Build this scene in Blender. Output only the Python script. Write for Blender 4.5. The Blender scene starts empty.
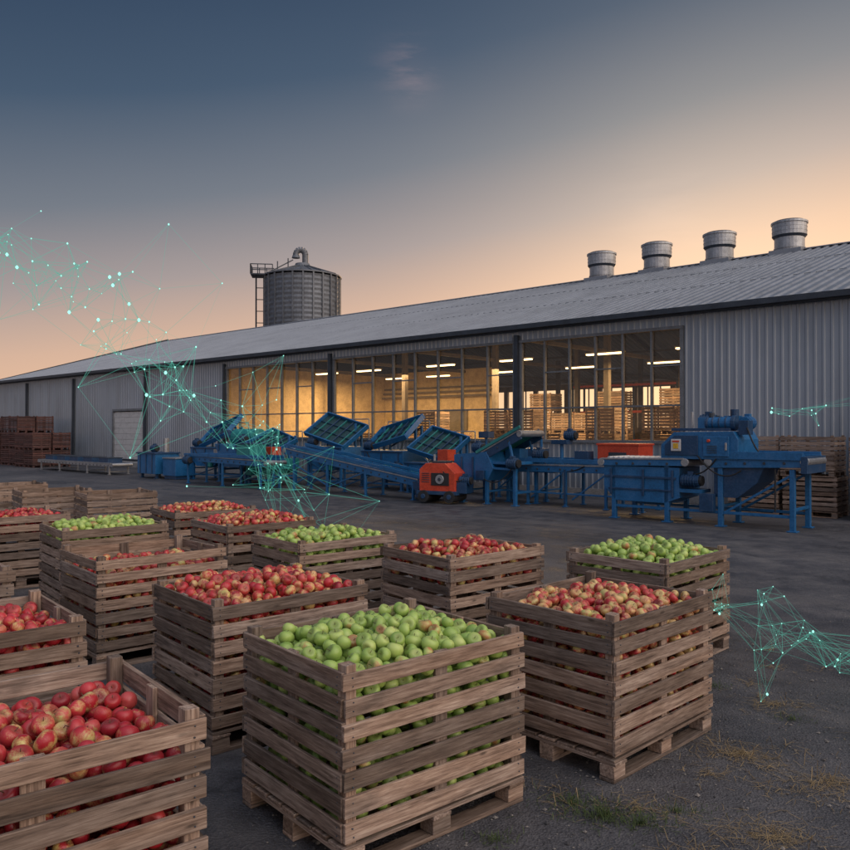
import bpy, math, random
import numpy as np
from mathutils import Matrix, Vector, Euler
random.seed(7); rng=np.random.default_rng(7)
scene=bpy.context.scene
scene.view_settings.view_transform='Standard'
scene.view_settings.look='None'
scene.view_settings.exposure=0
COL=scene.collection

# ------------------------------------------------------------------ materials
def new_mat(name):
    m=bpy.data.materials.new(name); m.use_nodes=True
    nt=m.node_tree; b=nt.nodes['Principled BSDF']
    return m,nt,b
def L(nt,a,b): nt.links.new(a,b)
def ramp(nt,fac,stops,interp='LINEAR'):
    r=nt.nodes.new('ShaderNodeValToRGB'); r.color_ramp.interpolation=interp
    e=r.color_ramp.elements
    while len(e)<len(stops): e.new(0.5)
    for i,(p,c) in enumerate(stops):
        e[i].position=p; e[i].color=(c[0],c[1],c[2],1)
    if fac is not None: L(nt,fac,r.inputs[0])
    return r
def noise(nt,vec,scale,detail=4,rough=.55):
    n=nt.nodes.new('ShaderNodeTexNoise'); n.inputs['Scale'].default_value=scale
    n.inputs['Detail'].default_value=detail; n.inputs['Roughness'].default_value=rough
    if vec is not None: L(nt,vec,n.inputs['Vector'])
    return n
def math_(nt,op,a,b=None,clamp=False,c=None):
    n=nt.nodes.new('ShaderNodeMath'); n.operation=op; n.use_clamp=clamp
    for i,v in enumerate((a,b,c)):
        if v is None: continue
        if isinstance(v,(int,float)): n.inputs[i].default_value=v
        else: L(nt,v,n.inputs[i])
    return n.outputs[0]
def mixc(nt,fac,a,b,mode='MIX'):
    n=nt.nodes.new('ShaderNodeMix'); n.data_type='RGBA'; n.blend_type=mode
    for s,v in ((n.inputs[0],fac),(n.inputs[6],a),(n.inputs[7],b)):
        if isinstance(v,(int,float)): s.default_value=v
        elif isinstance(v,tuple): s.default_value=(v[0],v[1],v[2],1)
        else: L(nt,v,s)
    return n.outputs[2]
def grey(nt,v):
    cv=nt.nodes.new('ShaderNodeCombineXYZ')
    for i in range(3): L(nt,v,cv.inputs[i])
    return cv.outputs[0]
def attr(nt,name):
    a=nt.nodes.new('ShaderNodeAttribute'); a.attribute_name=name; return a
def vscale(nt,v,s):
    n=nt.nodes.new('ShaderNodeMapping'); n.inputs['Scale'].default_value=s; L(nt,v,n.inputs[0]); return n.outputs[0]
def bump(nt,h,bsdf,strength=.3,dist=.01):
    b=nt.nodes.new('ShaderNodeBump'); b.inputs['Strength'].default_value=strength; b.inputs['Distance'].default_value=dist
    L(nt,h,b.inputs['Height']); L(nt,b.outputs[0],bsdf.inputs['Normal'])

def paint(name,col,rough=.45,metal=0.0,dirt=.35,scale=3.0,grime=0.0):
    m,nt,b=new_mat(name)
    tc=nt.nodes.new('ShaderNodeTexCoord')
    n=noise(nt,tc.outputs['Object'],scale,6,.65)
    n2=noise(nt,tc.outputs['Object'],scale*9,4,.6)
    f=math_(nt,'MULTIPLY',n.outputs[0],n2.outputs[0])
    r=ramp(nt,f,[(.12,tuple(c*(1-dirt*1.2) for c in col)),(.3,col),(.5,tuple(min(1,c*1.15+.01) for c in col))])
    c=r.outputs[0]
    if grime:
        g=ramp(nt,math_(nt,'ADD',math_(nt,'MULTIPLY',n.outputs[0],.6),math_(nt,'MULTIPLY',n2.outputs[0],.4)),[(.5,(0,0,0)),(.68,(1,1,1))])
        c=mixc(nt,math_(nt,'MULTIPLY',g.outputs[0],grime),c,(.11,.09,.075))
    L(nt,c,b.inputs['Base Color'])
    rr=math_(nt,'MULTIPLY_ADD',n2.outputs[0],.35,c=rough-.12)
    L(nt,rr,b.inputs['Roughness']); b.inputs['Metallic'].default_value=metal
    bump(nt,n2.outputs[0],b,.08,.01)
    return m

def wood_mat(name,c0,c1,c2):
    m,nt,b=new_mat(name)
    a=attr(nt,'loc'); r=attr(nt,'rnd')
    off=nt.nodes.new('ShaderNodeVectorMath'); off.operation='ADD'
    rs=math_(nt,'MULTIPLY',r.outputs['Fac'],57.0)
    L(nt,a.outputs['Vector'],off.inputs[0]); L(nt,grey(nt,rs),off.inputs[1])
    g=noise(nt,vscale(nt,off.outputs[0],(2.2,38,38)),1.6,6,.65)
    g2=noise(nt,vscale(nt,off.outputs[0],(9,160,160)),1.2,3,.6)
    bl=noise(nt,vscale(nt,off.outputs[0],(2.5,5,5)),1.3,4,.6)
    gg=math_(nt,'ADD',math_(nt,'MULTIPLY',g.outputs[0],.7),math_(nt,'MULTIPLY',g2.outputs[0],.3))
    rp=ramp(nt,gg,[(.34,c0),(.5,c1),(.66,c2)])
    v=math_(nt,'MULTIPLY_ADD',r.outputs['Fac'],.85,c=.5)
    vb=math_(nt,'MULTIPLY',v,math_(nt,'MULTIPLY_ADD',bl.outputs[0],1.3,c=.35))
    c=mixc(nt,1.0,rp.outputs[0],grey(nt,vb),'MULTIPLY')
    wn=nt.nodes.new('ShaderNodeTexWhiteNoise'); wn.noise_dimensions='1D'; L(nt,rs,wn.inputs['W'])
    wf=math_(nt,'MULTIPLY',math_(nt,'ADD',bl.outputs[0],wn.outputs['Value']),.30)
    bwn=nt.nodes.new('ShaderNodeRGBToBW'); L(nt,c,bwn.inputs[0])
    c2_=mixc(nt,wf,c,bwn.outputs[0])
    vo=nt.nodes.new('ShaderNodeTexVoronoi'); vo.inputs['Scale'].default_value=1.0
    L(nt,vscale(nt,off.outputs[0],(3.5,11,11)),vo.inputs['Vector'])
    kr=ramp(nt,vo.outputs['Distance'],[(.05,(1,1,1)),(.13,(0,0,0))])
    c3=mixc(nt,math_(nt,'MULTIPLY',kr.outputs[0],.75),c2_,(.035,.022,.015))
    st=ramp(nt,bl.outputs[0],[(.56,(0,0,0)),(.7,(1,1,1))])
    c3=mixc(nt,math_(nt,'MULTIPLY',st.outputs[0],.5),c3,(.05,.035,.027))
    L(nt,c3,b.inputs['Base Color']); b.inputs['Roughness'].default_value=.78
    bump(nt,gg,b,.6,.006)
    return m

def wnz(nt,v):
    wn=nt.nodes.new('ShaderNodeTexWhiteNoise'); wn.noise_dimensions='1D'; L(nt,v,wn.inputs['W']); return wn.outputs['Value']
def apple_mat(name,kind):
    m,nt,b=new_mat(name)
    a=attr(nt,'loc'); r=attr(nt,'rnd'); rf=r.outputs['Fac']
    rs=math_(nt,'MULTIPLY',rf,91.0)
    off=nt.nodes.new('ShaderNodeVectorMath'); off.operation='ADD'
    L(nt,a.outputs['Vector'],off.inputs[0]); L(nt,grey(nt,rs),off.inputs[1])
    big=noise(nt,off.outputs[0],.75,2,.5)
    st=noise(nt,vscale(nt,off.outputs[0],(7,7,1.0)),1.3,4,.6)
    sp=noise(nt,off.outputs[0],14,2,.5)
    sx=nt.nodes.new('ShaderNodeSeparateXYZ'); L(nt,a.outputs['Vector'],sx.inputs[0])
    if kind=='green':
        base=ramp(nt,math_(nt,'ADD',math_(nt,'MULTIPLY',big.outputs[0],.6),math_(nt,'MULTIPLY',rf,.4)),
          [(.2,(.22,.36,.07)),(.5,(.36,.51,.12)),(.8,(.54,.62,.20))])
        f=math_(nt,'MULTIPLY',math_(nt,'GREATER_THAN',rf,.88),ramp(nt,math_(nt,'ADD',big.outputs[0],math_(nt,'MULTIPLY',st.outputs[0],.3)),[(.55,(0,0,0)),(.8,(.8,.8,.8))]).outputs[0])
        col=mixc(nt,f,base.outputs[0],(.45,.10,.05))
    else:
        lo={'red':.33,'mix':.445,'pink':.405}[kind]
        base=ramp(nt,rf,[(0,(.66,.56,.18)),(.5,(.70,.44,.20)),(1,(.54,.54,.18))])
        red=ramp(nt,rf,[(0,(.40,.016,.026)),(.3,(.54,.040,.050)),(.55,(.26,.010,.022)),(.8,(.48,.022,.032)),(1,(.58,.10,.09))])
        v=math_(nt,'ADD',math_(nt,'MULTIPLY',big.outputs[0],.75),math_(nt,'MULTIPLY',st.outputs[0],.35))
        v=math_(nt,'ADD',v,math_(nt,'MULTIPLY',math_(nt,'SUBTRACT',wnz(nt,rs),.5),.25))
        f=ramp(nt,v,[(lo,(0,0,0)),(lo+.17,(1,1,1))])
        col=mixc(nt,f.outputs[0],base.outputs[0],red.outputs[0])
    spk=ramp(nt,sp.outputs[0],[(.66,(0,0,0)),(.72,(1,1,1))])
    col=mixc(nt,math_(nt,'MULTIPLY',spk.outputs[0],.22),col,(.7,.62,.42))
    cav=ramp(nt,math_(nt,'MULTIPLY',sx.outputs[2],.5),[(.30,(0,0,0)),(.42,(.35,.35,.35)),(.8,(.35,.35,.35)),(.85,(1,1,1))])
    col=mixc(nt,cav.outputs[0],col,(.10,.085,.025) if kind=='green' else (.12,.06,.025))
    L(nt,col,b.inputs['Base Color'])
    L(nt,math_(nt,'MULTIPLY_ADD',st.outputs[0],.25,c=.22),b.inputs['Roughness'])
    b.inputs['Specular IOR Level'].default_value=.5
    return m

M={}
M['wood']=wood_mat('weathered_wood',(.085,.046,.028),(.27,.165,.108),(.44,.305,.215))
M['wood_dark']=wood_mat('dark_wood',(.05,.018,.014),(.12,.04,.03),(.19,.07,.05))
M['green']=apple_mat('green_apple_skin','green')
M['red']=apple_mat('red_apple_skin','red')
M['mix']=apple_mat('bicolour_apple_skin','mix')
M['pink']=apple_mat('pink_apple_skin','pink')
M['blue']=paint('blue_machine_paint',(.012,.135,.34),.36,grime=.30)
M['blue2']=paint('dark_blue_paint',(.010,.055,.14),.42,grime=.35)
M['red_p']=paint('red_machine_paint',(.62,.065,.025),.4,grime=.25)
M['yellow']=paint('yellow_paint',(.7,.42,.04),.5)
M['rubber']=paint('black_rubber',(.02,.021,.024),.7)
M['belt']=paint('conveyor_belt',(.06,.07,.08),.5)
M['gbelt']=paint('green_conveyor_belt',(.02,.20,.15),.5,grime=.3)
M['steel']=paint('galvanised_steel',(.42,.44,.47),.38,.75)
M['white']=paint('white_panel',(.62,.62,.62),.45,grime=.3)
M['tray']=paint('tray_dark_panel',(.018,.055,.06),.25)
M['teal']=paint('teal_paint',(.02,.24,.24),.4,grime=.3)
M['trim']=paint('dark_steel_trim',(.045,.058,.078),.45,.2)
M['frame']=paint('window_frame_paint',(.17,.185,.205),.5)
M['concrete']=paint('concrete',(.28,.27,.26),.85)
M['dark_in']=paint('interior_steel',(.14,.12,.10),.6)
M['inwall']=paint('interior_wall',(.52,.40,.24),.7)
M['silo']=paint('silo_metal',(.15,.165,.19),.45,.4,scale=.5)

def clad(name,col,rough,metal):
    m,nt,b=new_mat(name); tc=nt.nodes.new('ShaderNodeTexCoord')
    n=noise(nt,vscale(nt,tc.outputs['Object'],(1.5,1.5,.18)),1.0,6,.6)
    n2=noise(nt,tc.outputs['Object'],.35,4,.6); n3=noise(nt,vscale(nt,tc.outputs['Object'],(9,9,.6)),1.0,4,.7)
    f=math_(nt,'ADD',math_(nt,'MULTIPLY',n.outputs[0],.5),math_(nt,'ADD',math_(nt,'MULTIPLY',n2.outputs[0],.3),math_(nt,'MULTIPLY',n3.outputs[0],.2)))
    r=ramp(nt,f,[(.3,tuple(c*.66 for c in col)),(.5,col),(.7,tuple(c*1.18 for c in col))])
    sx=nt.nodes.new('ShaderNodeSeparateXYZ'); L(nt,tc.outputs['Object'],sx.inputs[0])
    v=math_(nt,'MULTIPLY_ADD',wnz(nt,math_(nt,'FLOOR',math_(nt,'DIVIDE',sx.outputs[0],1.0))),.08,c=.96)
    c=mixc(nt,1.0,r.outputs[0],grey(nt,v),'MULTIPLY')
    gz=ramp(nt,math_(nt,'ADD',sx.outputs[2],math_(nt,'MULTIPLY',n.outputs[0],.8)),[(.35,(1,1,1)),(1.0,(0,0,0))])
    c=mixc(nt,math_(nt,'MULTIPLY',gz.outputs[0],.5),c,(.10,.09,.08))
    L(nt,c,b.inputs['Base Color'])
    L(nt,math_(nt,'MULTIPLY_ADD',n.outputs[0],.3,c=rough-.15),b.inputs['Roughness']); b.inputs['Metallic'].default_value=metal
    return m
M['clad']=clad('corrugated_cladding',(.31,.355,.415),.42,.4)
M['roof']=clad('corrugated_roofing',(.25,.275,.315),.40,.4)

def glass():
    m,nt,b=new_mat('window_glass'); nt.nodes.remove(b)
    out=[n for n in nt.nodes if n.type=='OUTPUT_MATERIAL'][0]
    t=nt.nodes.new('ShaderNodeBsdfTransparent'); t.inputs[0].default_value=(.96,.93,.87,1)
    g=nt.nodes.new('ShaderNodeBsdfGlossy'); g.inputs['Roughness'].default_value=.03; g.inputs[0].default_value=(.9,.9,.9,1)
    d=nt.nodes.new('ShaderNodeBsdfDiffuse'); d.inputs[0].default_value=(.5,.45,.38,1)
    f=nt.nodes.new('ShaderNodeFresnel'); f.inputs[0].default_value=1.5
    mx=nt.nodes.new('ShaderNodeMixShader'); L(nt,f.outputs[0],mx.inputs[0]); L(nt,t.outputs[0],mx.inputs[1]); L(nt,g.outputs[0],mx.inputs[2])
    tc=nt.nodes.new('ShaderNodeTexCoord'); n=noise(nt,tc.outputs['Object'],1.2,5,.7)
    ff=math_(nt,'MULTIPLY',n.outputs[0],.12)
    m2=nt.nodes.new('ShaderNodeMixShader'); L(nt,ff,m2.inputs[0]); L(nt,mx.outputs[0],m2.inputs[1]); L(nt,d.outputs[0],m2.inputs[2])
    L(nt,m2.outputs[0],out.inputs[0]); return m
M['glass']=glass()
def emis(name,col,s,alpha=1.0):
    m,nt,b=new_mat(name); nt.nodes.remove(b)
    out=[n for n in nt.nodes if n.type=='OUTPUT_MATERIAL'][0]
    e=nt.nodes.new('ShaderNodeEmission'); e.inputs[0].default_value=(*col,1); e.inputs[1].default_value=s
    if alpha<1:
        t=nt.nodes.new('ShaderNodeBsdfTransparent'); mx=nt.nodes.new('ShaderNodeMixShader'); mx.inputs[0].default_value=alpha
        L(nt,t.outputs[0],mx.inputs[1]); L(nt,e.outputs[0],mx.inputs[2]); L(nt,mx.outputs[0],out.inputs[0])
    else: L(nt,e.outputs[0],out.inputs[0])
    m.cycles.emission_sampling='NONE'
    return m
M['lamp']=emis('lamp_tube',(1,.70,.34),6)
M['net']=emis('teal_light_thread',(.16,.74,.58),.62,.30)
M['node']=emis('teal_light_point',(.40,1,.85),1.3)

# ------------------------------------------------------------------ mesh builder
class MB:
    def __init__(s): s.v=[];s.f=[];s.m=[];s.loc=[];s.rnd=[];s.mats=[]
    def mi(s,k):
        if k not in s.mats: s.mats.append(k)
        return s.mats.index(k)
    def add(s,vs,fs,mat,loc=None,r=None):
        o=len(s.v); s.v+= [tuple(x) for x in vs]; s.f+=[tuple(i+o for i in f) for f in fs]
        k=s.mi(mat); s.m+=[k]*len(fs)
        s.loc+= [tuple(x) for x in (loc if loc is not None else vs)]
        r=random.random() if r is None else r
        s.rnd+=[r]*len(vs)
    def box(s,c,size,mat,rot=None,jit=0,taper=None):
        hx,hy,hz=[a/2 for a in size]; vs=[];lo=[]
        ax=max(range(3),key=lambda i:size[i]); order=[ax]+[i for i in range(3) if i!=ax]
        R=Euler(rot).to_matrix() if rot is not None else None
        for z in(-1,1):
            for y in(-1,1):
                for x in(-1,1):
                    t=1 if (taper is None or z>0) else taper
                    p=Vector((x*hx*t,y*hy*t,z*hz)); lo.append((p[order[0]],p[order[1]],p[order[2]]))
                    if jit: p=p+Vector([random.uniform(-jit,jit) for _ in range(3)])
                    if R: p=R@p
                    vs.append(p+Vector(c))
        s.add(vs,[(0,2,3,1),(4,5,7,6),(0,1,5,4),(2,6,7,3),(0,4,6,2),(1,3,7,5)],mat,lo)
    def cyl(s,p0,p1,r,mat,n=12,r2=None,cap=True):
        p0=Vector(p0);p1=Vector(p1); r2=r if r2 is None else r2
        d=(p1-p0).normalized(); u=d.orthogonal().normalized(); w=d.cross(u)
        vs=[]
        for p,rr in((p0,r),(p1,r2)):
            for i in range(n):
                a=2*math.pi*i/n; vs.append(p+u*rr*math.cos(a)+w*rr*math.sin(a))
        fs=[(i,(i+1)%n,n+(i+1)%n,n+i) for i in range(n)]
        if cap: fs+=[tuple(range(n-1,-1,-1)),tuple(range(n,2*n))]
        s.add(vs,fs,mat)
    def bar(s,p0,p1,w,h,mat):
        p0=Vector(p0);p1=Vector(p1); d=p1-p0; l=d.length
        q=d.to_track_quat('X','Z').to_euler()
        s.box((p0+p1)/2,(l,w,h),mat,rot=q)
    def prism(s,pts,y0,y1,mat):
        n=len(pts); vs=[(x,y0,z) for x,z in pts]+[(x,y1,z) for x,z in pts]
        fs=[tuple(range(n-1,-1,-1)),tuple(range(n,2*n))]+[(i,(i+1)%n,n+(i+1)%n,n+i) for i in range(n)]
        fs=[tuple(reversed(f)) for f in fs]
        s.add(vs,fs,mat)
    def mesh(s,name,smooth=False):
        me=bpy.data.meshes.new(name); me.from_pydata(s.v,[],s.f)
        for k in s.mats: me.materials.append(M[k])
        me.polygons.foreach_set('material_index',s.m)
        a=me.attributes.new('loc','FLOAT_VECTOR','POINT'); a.data.foreach_set('vector',np.array(s.loc,dtype=np.float32).ravel())
        a=me.attributes.new('rnd','FLOAT','POINT'); a.data.foreach_set('value',np.array(s.rnd,dtype=np.float32))
        if smooth: me.polygons.foreach_set('use_smooth',[True]*len(me.polygons))
        me.update(); return me
    def obj(s,name,parent=None,loc=(0,0,0),rz=0,bevel=0,smooth=False):
        ob=bpy.data.objects.new(name,s.mesh(name,smooth)); COL.objects.link(ob)
        ob.location=loc; ob.rotation_euler=(0,0,rz)
        if parent: ob.parent=parent
        if bevel:
            b=ob.modifiers.new('b','BEVEL'); b.width=bevel; b.segments=1; b.limit_method='ANGLE'
        return ob
def empty(name,loc=(0,0,0),rz=0):
    e=bpy.data.objects.new(name,None); e.location=loc; e.rotation_euler=(0,0,rz); COL.objects.link(e); return e

# ------------------------------------------------------------------ apples
def apple_template(nlat,nlon):
    vs=[];loc=[];fs=[]
    def prof(phi):
        r=math.sin(phi)*(1+.10*math.cos(phi)); z=.90*math.cos(phi)
        z-=.34*math.exp(-(phi/.38)**2); z+=.15*math.exp(-((math.pi-phi)/.33)**2)
        return r,z
    r,z=prof(0); vs.append((0,0,z)); loc.append((0,0,z+.25))
    for i in range(1,nlat):
        phi=math.pi*(i/nlat)**1.0; r,z=prof(phi)
        for j in range(nlon):
            a=2*math.pi*j/nlon; lob=1+.025*math.cos(5*a)*(1 if phi>1.6 else .3)
            vs.append((r*lob*math.cos(a),r*lob*math.sin(a),z))
            loc.append((math.sin(phi)*math.cos(a),math.sin(phi)*math.sin(a),.9*math.cos(phi)))
    r,z=prof(math.pi); vs.append((0,0,z)); loc.append((0,0,-.9)); last=len(vs)-1
    for j in range(nlon): fs.append((0,1+j,1+(j+1)%nlon))
    for i in range(nlat-2):
        for j in range(nlon):
            a=1+i*nlon+j;b=1+i*nlon+(j+1)%nlon; fs.append((a,a+nlon,b+nlon,b))
    o=1+(nlat-2)*nlon
    for j in range(nlon): fs.append((last,o+(j+1)%nlon,o+j))
    k=len(vs)
    for zz,dx in((.45,0),(1.02,.10)):
        for j in range(3):
            a=2.094*j; vs.append((dx+.05*math.cos(a),.05*math.sin(a),zz)); loc.append((0,0,2))
    fs+=[(k,k+1,k+4,k+3),(k+1,k+2,k+5,k+4),(k+2,k,k+3,k+5),(k+3,k+4,k+5)]
    return np.array(vs),np.array(loc),fs
TPL={'hi':apple_template(12,16),'mid':apple_template(8,12),'lo':apple_template(6,8)}
def pile(hx,hy,zb,cap,mound,R,walls,seed):
    g=np.random.default_rng(seed); P=np.zeros((0,3)); RR=np.zeros(0); fail=0
    while fail<25 and len(P)<1400:
        r=R*g.uniform(.84,1.12)
        k=14; c=np.stack([g.uniform(-hx+r,hx-r,k),g.uniform(-hy+r,hy-r,k)],1)
        wall=(np.abs(c[:,0])>hx-.12)|(np.abs(c[:,1])>hy-.12) if walls else np.zeros(k,bool)
        fl=np.where(wall,zb+r,cap-.22)
        if len(P):
            d2=((c[:,None,:]-P[None,:,:2])**2).sum(2); s=(RR[None]+r)*.97
            h=np.where(d2<s*s,P[None,:,2]+np.sqrt(np.maximum(0,s*s-d2)),-9).max(1)
            z=np.maximum(fl,h)
        else: z=fl
        capz=cap+mound*np.clip(1-(c[:,0]/hx)**4,0,1)*np.clip(1-(c[:,1]/hy)**4,0,1)-r+.02*np.sin(c[:,0]*9+seed)*np.cos(c[:,1]*8+seed)
        sc=z-capz; i=np.argmin(z-.5*capz if walls else sc)
        if sc[i]>0: fail+=1; continue
        fail=0; P=np.vstack([P,[c[i,0],c[i,1],z[i]]]); RR=np.append(RR,r)
    return P,RR
def apples_mesh(name,P,RR,kind,lod,seed):
    g=np.random.default_rng(seed+99); V,Lc,F=TPL[lod]; n=len(P); nv=len(V)
    allv=np.zeros((n,nv,3),np.float32)
    for i in range(n):
        e=Euler((g.normal(0,.75),g.normal(0,.75),g.uniform(0,6.28))).to_matrix()
        sc=RR[i]*np.array([1,1,g.uniform(.92,1.08)])*1.03
        allv[i]=(V*sc)@np.array(e).T+P[i]
    me=bpy.data.meshes.new(name)
    f4=[];
    for i in range(n):
        o=i*nv; f4+=[tuple(a+o for a in f) for f in F]
    me.from_pydata(allv.reshape(-1,3).tolist(),[],f4)
    a=me.attributes.new('loc','FLOAT_VECTOR','POINT'); a.data.foreach_set('vector',np.tile(Lc.astype(np.float32),(n,1)).ravel())
    a=me.attributes.new('rnd','FLOAT','POINT'); a.data.foreach_set('value',np.repeat(g.uniform(0,1,n).astype(np.float32),nv))
    me.polygons.foreach_set('use_smooth',[True]*len(me.polygons)); me.materials.append(M[kind]); me.update()
    return me

# ------------------------------------------------------------------ crates
LX,LY,HT=1.2,1.0,.95
def crate_parts(mb,ox=0,oy=0,oz=0,mat='wood',jit=.003,simple=False):
    u=random.uniform
    def bx(c,s,**k): mb.box((c[0]+ox,c[1]+oy,c[2]+oz),s,mat,**k)
    for y in(-.44,0,.44): bx((0,y,.012),(1.2,.1,.022),jit=jit)
    for x in(-.54,0,.54):
        for y in(-.44,0,.44): bx((x,y,.062),(.12,.1,.076),jit=jit)
        bx((x,0,.110),(.12,1.0,.020),jit=jit)
    for i in range(7): bx((0,-.43+i*.1433,.130),(1.2,.125,.018),jit=jit)
    for sx in(-1,1):
        for sy in(-1,1): bx((sx*.548,sy*.448,.55+u(0,.014)),(.062,.062,.82),jit=jit)
    for sy in(-1,1): bx((u(-.02,.02),sy*.468,.54),(.08,.022,.79),jit=jit)
    for sx in(-1,1): bx((sx*.568,u(-.02,.02),.54),(.022,.08,.79),jit=jit)
    n=7; p=(HT-.145)/n
    for i in range(n):
        z=.145+p*(i+.5)
        for s in(-1,1):
            bx((u(-.006,.006),s*.490,z+u(-.004,.004)),(1.2+u(-.012,.012),.020,p-.030+u(-.010,.006)),jit=jit,rot=(u(-.02,.02),u(-.007,.007),u(-.003,.003)))
            bx((s*.590,u(-.003,.003),z+u(-.004,.004)),(.020,.952,p-.030+u(-.010,.006)),jit=jit,rot=(u(-.007,.007),u(-.02,.02),0))
            if not simple:
                for sx in(-1,1):
                    for dz in(-.02,.02):
                        mb.cyl((ox+sx*(.55+u(-.008,.008)),oy+s*.499,oz+z+dz+u(-.005,.005)),(ox+sx*.55,oy+s*.5035,oz+z+dz),.0045,'trim',n=6)
                        mb.cyl((ox+s*.599,oy+sx*(.445+u(-.008,.008)),oz+z+dz),(ox+s*.6035,oy+sx*.445,oz+z+dz+u(-.004,.004)),.0045,'trim',n=6)
def crate(cx,cy,deg,kind=None,fill=0.0,mound=.04,lod='mid',walls=True,seed=1,R=.042):
    random.seed(seed)
    e=empty('apple_crate' if kind else 'wooden_crate',(cx,cy,0),math.radians(deg))
    mb=MB(); crate_parts(mb); mb.obj('crate_boards',e,bevel=.0025 if lod=='hi' else 0)
    if kind:
        P,RR=pile(.575,.475,.14,HT+fill,mound,R,walls,seed)
        ob=bpy.data.objects.new('apples',apples_mesh('apples',P,RR,kind,lod,seed)); COL.objects.link(ob); ob.parent=e
def cF(x,y,deg):
    a=math.radians(deg); return (x+.6*math.cos(a)-.5*math.sin(a), y+.6*math.sin(a)+.5*math.cos(a))
def cR(x,y,deg):
    a=math.radians(deg); return (x-.6*math.cos(a)-.5*math.sin(a), y-.6*math.sin(a)+.5*math.cos(a))
c=cF(-.368,3.60,40); crate(*c,40,'green',-.02,.085,'hi',True,11,.041)
c=cF(1.10,4.57,44); crate(*c,44,'mix',-.04,.07,'hi',True,12,.039)
c=cR(-.843,3.07,39); crate(*c,39,'red',-.10,.08,'hi',True,13,.041)
c=cF(-1.33,4.97,40); crate(*c,40,'pink',-.01,.10,'hi',True,14,.041)
c=cF(-2.78,6.7,41.5); crate(*c,41.5,'pink',-.13,.06,'mid',True,15)
c=cR(-1.97,4.62,40); crate(*c,40,'red',-.06,.07,'mid',True,16)
c=cR(-3.27,6.3,41); crate(*c,41,'red',-.1,.05,'mid',False,17)
c=cF(-3.98,8.67,39); crate(*c,39,'green',.0,.07,'mid',False,18)
c=cF(-1.22,7.7,40); crate(*c,40,'green',-.02,.09,'mid',False,19)
c=cF(.22,6.8,40); crate(*c,40,'pink',-.02,.08,'mid',False,20)
crate(2.08,7.35,45,'green',-.01,.1,'mid',False,21)
c=cF(-2.27,9.1,41); crate(*c,41,'pink',.0,.09,'mid',False,22)
c=cF(-3.35,10.6,38); crate(*c,38,'pink',-.0,.08,'lo',False,23)
c=cR(-4.75,10.6,40); crate(*c,40,'red',-.04,.08,'lo',False,24)
c=cR(-5.3,8.9,40); crate(*c,40,'pink',-.04,.08,'lo',False,25)
c=cR(-3.2,3.9,40); crate(*c,40,'green',-.04,.08,'lo',False,26)

def stack(name,x,y,deg,nx,ny,nz,mat='wood',seed=3,parent=None,drop=()):
    random.seed(seed); mb=MB()
    for i in range(nx):
        for j in range(ny):
            for k in range(nz):
                if (i,j,k) in drop: continue
                crate_parts(mb,(i-(nx-1)/2)*1.26+random.uniform(-.03,.03),(j-(ny-1)/2)*1.06+random.uniform(-.03,.03),k*.952,mat,simple=True)
    return mb.obj(name,parent,(x,y,0),math.radians(deg))
for i,(x,y) in enumerate([(-5.6,14.3),(-7.0,14.9),(-8.0,13.0),(-8.6,16.4),(-9.4,14.6),(-10.8,17.2)]):
    e=stack('wooden_crate',x,y,36+i,1,1,1,seed=30+i)

# ------------------------------------------------------------------ warehouse
W=empty('warehouse',(21.5*.669,21.5*.743,0),math.radians(-42))
XL,XR,HE,HR,DR,DB=-61.0,24.0,5.42,9.66,14.0,28.0
def sheet(mb,x0,x1,fa,fb,mat,pitch=.2,depth=.026,nrm=(0,-1,0)):
    k=int(math.floor(x0/pitch)); pts=[]
    while k*pitch<x1+pitch:
        b=k*pitch
        for dx,h in((0,0),(.55,0),(.66,1),(.89,1)):
            x=b+dx*pitch
            if x0<=x<=x1: pts.append((x,h*depth))
        k+=1
    pts=[(x0,0)]+pts+[(x1,0)]
    nv=Vector(nrm); vs=[]
    for x,h in pts: vs.append(Vector(fa(x))+nv*h)
    for x,h in pts: vs.append(Vector(fb(x))+nv*h)
    m=len(pts); mb.add(vs,[(i,i+1,m+i+1,m+i) for i in range(m-1)],mat)
wb=MB()
wins=[(-15.05,-9.54),(-24.3,-15.32),(-31.9,-24.62)]
ZS,ZT=1.70,4.96
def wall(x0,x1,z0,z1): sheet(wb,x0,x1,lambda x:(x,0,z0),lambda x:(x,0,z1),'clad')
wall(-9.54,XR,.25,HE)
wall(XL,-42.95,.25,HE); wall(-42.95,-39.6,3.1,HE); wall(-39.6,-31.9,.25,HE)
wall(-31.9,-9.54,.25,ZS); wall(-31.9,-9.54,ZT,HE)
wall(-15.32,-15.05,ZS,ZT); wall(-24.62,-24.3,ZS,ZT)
for x0,x1,z0,z1 in((-9.5,XR-.2,0,HE-.1),(XL+.2,-43,0,HE-.1),(-39.5,-31.95,0,HE-.1),(-31.9,-9.5,0,ZS),(-31.9,-9.5,ZT,HE-.1)):
    wb.box(((x0+x1)/2,.12,(z0+z1)/2),(x1-x0,.12,z1-z0),'inwall')
wb.box(((XL+XR)/2,-.01,.125),(XR-XL,.14,.25),'concrete')
for x in(XL,XR):
    s=-1 if x==XL else 1
    vs=[(x,0,0),(x,DB,0),(x,DB,HE),(x,DR,HR-.05),(x,0,HE)]
    vs2=[(x-s*.2,b,c) for _,b,c in vs]
    wb.add(vs+vs2,[(0,1,2,3,4),(9,8,7,6,5),(0,5,6,1),(1,6,7,2),(4,9,5,0)],'clad')
wb.box(((XL+XR)/2,DB,1.1),(XR-XL-.5,.2,2.2),'inwall'); wb.box(((XL+XR)/2,DB,5.15),(XR-XL-.5,.2,.4),'inwall')
x=XL+.6
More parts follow.
